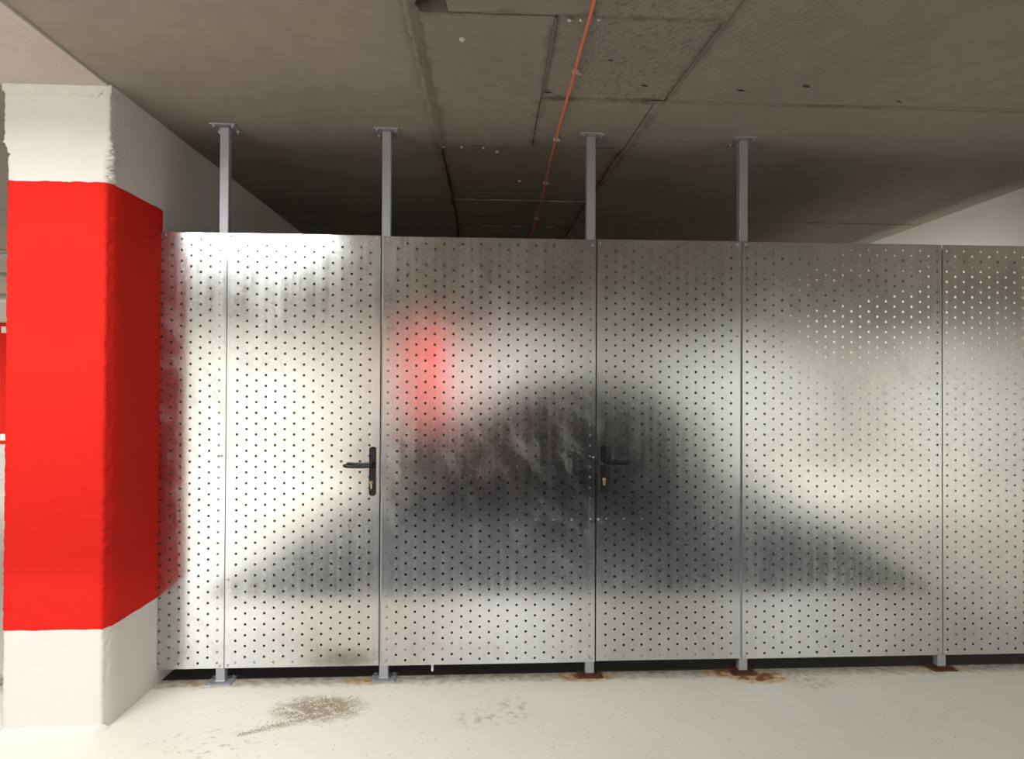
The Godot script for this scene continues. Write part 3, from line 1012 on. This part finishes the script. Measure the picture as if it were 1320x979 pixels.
func build_sheets() -> void:
	var dx := PITCH * 0.8660254
	# narrow sheet against the pillar
	var a := thing("perforated_panel", "narrow perforated zinc panel between the red pillar and the left door", "panel")
	put("sheet", perforated(-1.4765, -1.165, BOT, TOP, 7, -1.4765 + 0.007, -0.004), M.sheet, a)
	rivets(a, [Vector2(-1.182, TOP - 0.014), Vector2(-1.455, TOP - 0.014), Vector2(-1.182, BOT + 0.014), Vector2(-1.182, 1.1)])
	# left door
	var d1 := thing("perforated_door", "left perforated zinc door, its black lever handle at the right edge", "door")
	put("sheet", perforated(-1.1605, -0.4225, BOT, TOP, 15, -0.7915 - 7 * dx, 0.003), M.sheet, d1)
	door_frame(d1, -1.1605, -0.4225)
	handle_set(d1, -0.4565, 0.903, 1.144, 1.054, -1.0)
	put("latch_bolt", box_mesh(Vector3(-0.424, 1.085, -0.026), Vector3(-0.4202, 1.105, -0.008), 0.002), M.rivet, d1)
	rivets(d1, [Vector2(-1.146, TOP - 0.014), Vector2(-0.437, TOP - 0.014), Vector2(-1.146, BOT + 0.014), Vector2(-0.437, BOT + 0.014), Vector2(-1.146, 1.78), Vector2(-1.146, 0.5)])
	# middle sheet
	var b := thing("perforated_panel", "wide middle perforated zinc panel between the two doors, its dark reflection scuffed", "panel")
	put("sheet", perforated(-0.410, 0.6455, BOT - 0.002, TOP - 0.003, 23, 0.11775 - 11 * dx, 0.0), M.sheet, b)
	for y in [0.135, 2.065]:
		put("rail", box_mesh(Vector3(-0.374, y, -0.04), Vector3(0.598, y + 0.036, -0.006), 0.003), M.frame, b)
	put("rail", box_mesh(Vector3(-0.374, 1.04, -0.03), Vector3(0.598, 1.06, -0.006), 0.002), M.frame, b)
	put("bolt_bar", box_mesh(Vector3(0.19, 0.768, -0.02), Vector3(0.598, 0.792, -0.0055), 0.002), M.pipe, b)
	var peg := mb(true)
	lathe(peg, [Vector2(0.005, 0), Vector2(0.006, 0.004), Vector2(0.006, 0.034), Vector2(0.011, 0.034), Vector2(0.011, 0.042), Vector2(0, 0.042)], Basis.IDENTITY, Vector3(-0.16, 0.036, -0.01), 12)
	put("drop_bolt", done(peg), M.lamp_body, b)
	rivets(b, [Vector2(-0.392, TOP - 0.016), Vector2(0.63, TOP - 0.03), Vector2(-0.392, BOT + 0.014), Vector2(0.63, BOT + 0.014), Vector2(0.636, 1.09), Vector2(0.622, 0.78)])
	# right door
	var d3 := thing("perforated_door", "right perforated zinc door, its black lever handle at the left edge", "door")
	put("sheet", perforated(0.6525, 1.3855, BOT + 0.002, TOP, 15, 1.019 - 7 * dx, 0.003), M.sheet, d3)
	door_frame(d3, 0.6525, 1.3855)
	handle_set(d3, 0.684, 0.915, 1.152, 1.062, 1.0)
	put("latch_bolt", box_mesh(Vector3(0.6446, 1.085, -0.026), Vector3(0.6545, 1.105, -0.008), 0.002), M.rivet, d3)
	put("bolt_bar", box_mesh(Vector3(0.70, 0.768, -0.02), Vector3(0.95, 0.792, -0.0055), 0.002), M.pipe, d3)
	rivets(d3, [Vector2(0.668, TOP - 0.02), Vector2(1.37, TOP - 0.014), Vector2(0.668, BOT + 0.014), Vector2(1.37, BOT + 0.014), Vector2(0.663, 0.78), Vector2(1.37, 1.7)])
	# right-hand sheets
	var c := thing("perforated_panel", "perforated zinc panel right of the right door, bright holes near its top", "panel")
	put("sheet", perforated(1.397, 2.446, BOT, TOP, 23, 1.9215 - 11 * dx, -0.002), M.sheet, c)
	for y in [0.15, 2.075]:
		put("rail", box_mesh(Vector3(1.43, y, -0.04), Vector3(2.423, y + 0.036, -0.006), 0.003), M.frame, c)
	rivets(c, [Vector2(1.413, TOP - 0.016), Vector2(2.432, TOP - 0.03), Vector2(1.413, BOT + 0.014), Vector2(2.432, BOT + 0.014)])
	var e := thing("perforated_panel", "rightmost perforated zinc panel, cut off by the photo's edge", "panel")
	put("sheet", perforated(2.4515, 3.486, BOT, TOP, 22, 2.4515 + 0.023, 0.001), M.sheet, e)
	for y in [0.15, 2.075]:
		put("rail", box_mesh(Vector3(2.472, y, -0.04), Vector3(3.47, y + 0.036, -0.006), 0.003), M.frame, e)
	rivets(e, [Vector2(2.466, TOP - 0.016), Vector2(2.466, BOT + 0.014)])


func build_cable() -> void:
	var t := thing("cable", "thin orange-red cable clipped along the concrete ceiling", "cable", Vector3.ZERO)
	var path := []
	var rad := []
	var keys := [Vector2(0.386, 1.95), Vector2(0.41, 1.287), Vector2(0.43, 0.55), Vector2(0.447, -0.09), Vector2(0.487, -1.0), Vector2(0.512, -1.8), Vector2(0.529, -2.39), Vector2(0.55, -4.5)]
	var clips := [Vector2(0.427, 0.76), Vector2(0.445, -0.05), Vector2(0.478, -0.86), Vector2(0.512, -1.82)]
	for i in keys.size() - 1:
		for s in 8:
			var p: Vector2 = keys[i].lerp(keys[i + 1], s / 8.0)
			var sag := 0.004 + 0.004 * absf(sin(p.y * 3.6))
			path.append(Vector3(p.x + 0.003 * wob.get_noise_2d(p.y * 2.0, 70.0), CEIL - 0.010 - sag, p.y))
			rad.append(0.0056)
	var st := mb(true)
	tube(st, path, rad, 8)
	put("sheath", done(st), M.cable, t)
	for c in clips:
		var cl := mb()
		cbox(cl, Vector3(c.x - 0.011, CEIL - 0.020, c.y - 0.004), Vector3(c.x + 0.016, CEIL - 0.005, c.y + 0.004), 0.002)
		var o := put("clip", done(cl), M.pipe, t)
		var nl := mb(true)
		lathe(nl, [Vector2(0.007, -0.004), Vector2(0.007, 0), Vector2(0.002, 0.001), Vector2(0.002, 0.013)], Basis.IDENTITY, Vector3(c.x + 0.019, CEIL - 0.018, c.y), 8)
		put("nail", done(nl), M.rivet, o)


func build_sand() -> void:
	var g := ArrayMesh.new()
	var st := mb()
	lathe(st, [Vector2(0, -1), Vector2(0.9, -0.4), Vector2(0.8, 0.5), Vector2(0, 0.9)], Basis.IDENTITY, Vector3.ZERO, 5)
	g = done(st)
	var mm := MultiMesh.new()
	mm.transform_format = MultiMesh.TRANSFORM_3D
	mm.mesh = g
	var spots := []
	while spots.size() < 1500:
		var p := Vector2.ZERO
		if spots.size() < 1050:
			p = Vector2(rng.randfn(-0.64, 0.085), rng.randfn(0.30, 0.06))
		elif spots.size() < 1350:
			var t := rng.randf()
			p = Vector2(lerpf(-0.93, -0.62, t), lerpf(0.55, 0.34, t) + rng.randfn(0, 0.012 + 0.03 * t))
		else:
			p = Vector2(rng.randf_range(-1.2, 2.2), rng.randf_range(0.06, 0.85))
		spots.append(p)
	mm.instance_count = spots.size()
	for i in spots.size():
		var s := rng.randf_range(0.0009, 0.0026)
		mm.set_instance_transform(i, Transform3D(Basis.from_euler(Vector3(rng.randf(), rng.randf() * 6.0, rng.randf())).scaled(Vector3(s, s * 0.7, s)), Vector3(spots[i].x, s * 0.5, spots[i].y)))
	var o := MultiMeshInstance3D.new()
	o.name = "spilled_sand"
	o.multimesh = mm
	o.material_override = M.sand
	add_child(o)
	tag(o, "loose spilled sand and grit on the floor below the left door", "sand", "", "stuff")


func build_behind() -> void:
	# left bay behind the pillar: red board with white clips on a pale pier, pipes under the ceiling
	var pier := thing("pier", "pale pier in the far bay, just left of the red pillar", "pier", Vector3(-7.2, 0, -8.0))
	put("shaft", box_mesh(Vector3(-0.42, 0, -0.68), Vector3(0.42, CEIL - 0.005, 0.0), 0.01), M.grey_wall, pier)
	var bd := thing("red_board", "red board with white clips on the far pier left of the pillar", "board", Vector3(-7.2, 0.55, -7.99))
	put("board", box_mesh(Vector3(-0.35, 0, 0.0), Vector3(0.40, 1.82, 0.02), 0.004), M.red, bd)
	for x in [-0.25, 0.25]:
		for y in [0.10, 1.72]:
			put("clip", box_mesh(Vector3(x - 0.04, y - 0.05, 0.02), Vector3(x + 0.04, y + 0.05, 0.035), 0.005), M.lamp_body, bd)
	var k := 0
	var say := ["upper white pipe crossing under the ceiling of the left bay", "second white pipe crossing under the ceiling of the left bay", "rearmost pipe crossing under the ceiling of the left bay"]
	for p in [[2.47, -2.4, 0.04], [2.44, -3.4, 0.03], [2.45, -5.3, 0.05]]:
		var st := mb(true)
		tube(st, [Vector3(-13.95, p[0], p[1]), Vector3(-8, p[0], p[1]), Vector3(-1.97, p[0], p[1])], [p[2], p[2], p[2]], 14)
		var o := put("pipe", done(st), M.pipe)
		tag(o, say[k], "pipe", "pipes in the left bay")
		k += 1
	# behind the viewer, seen only as blurs in the zinc
	var rp := thing("pillar", "second red and white pillar, seen as the red blur in the middle sheet", "pillar", Vector3(-0.62, 0, 7.8))
	put("lower_render", box_mesh(Vector3(-0.3, 0.004, -0.25), Vector3(0.3, 0.42, 0.25), 0.01), M.white, rp)
	put("red_band", box_mesh(Vector3(-0.302, 0.42, -0.252), Vector3(0.302, 2.30, 0.252), 0.01), M.red, rp)
	put("upper_render", box_mesh(Vector3(-0.3, 2.30, -0.25), Vector3(0.3, CEIL - 0.01, 0.25), 0.01), M.white, rp)
	build_car()
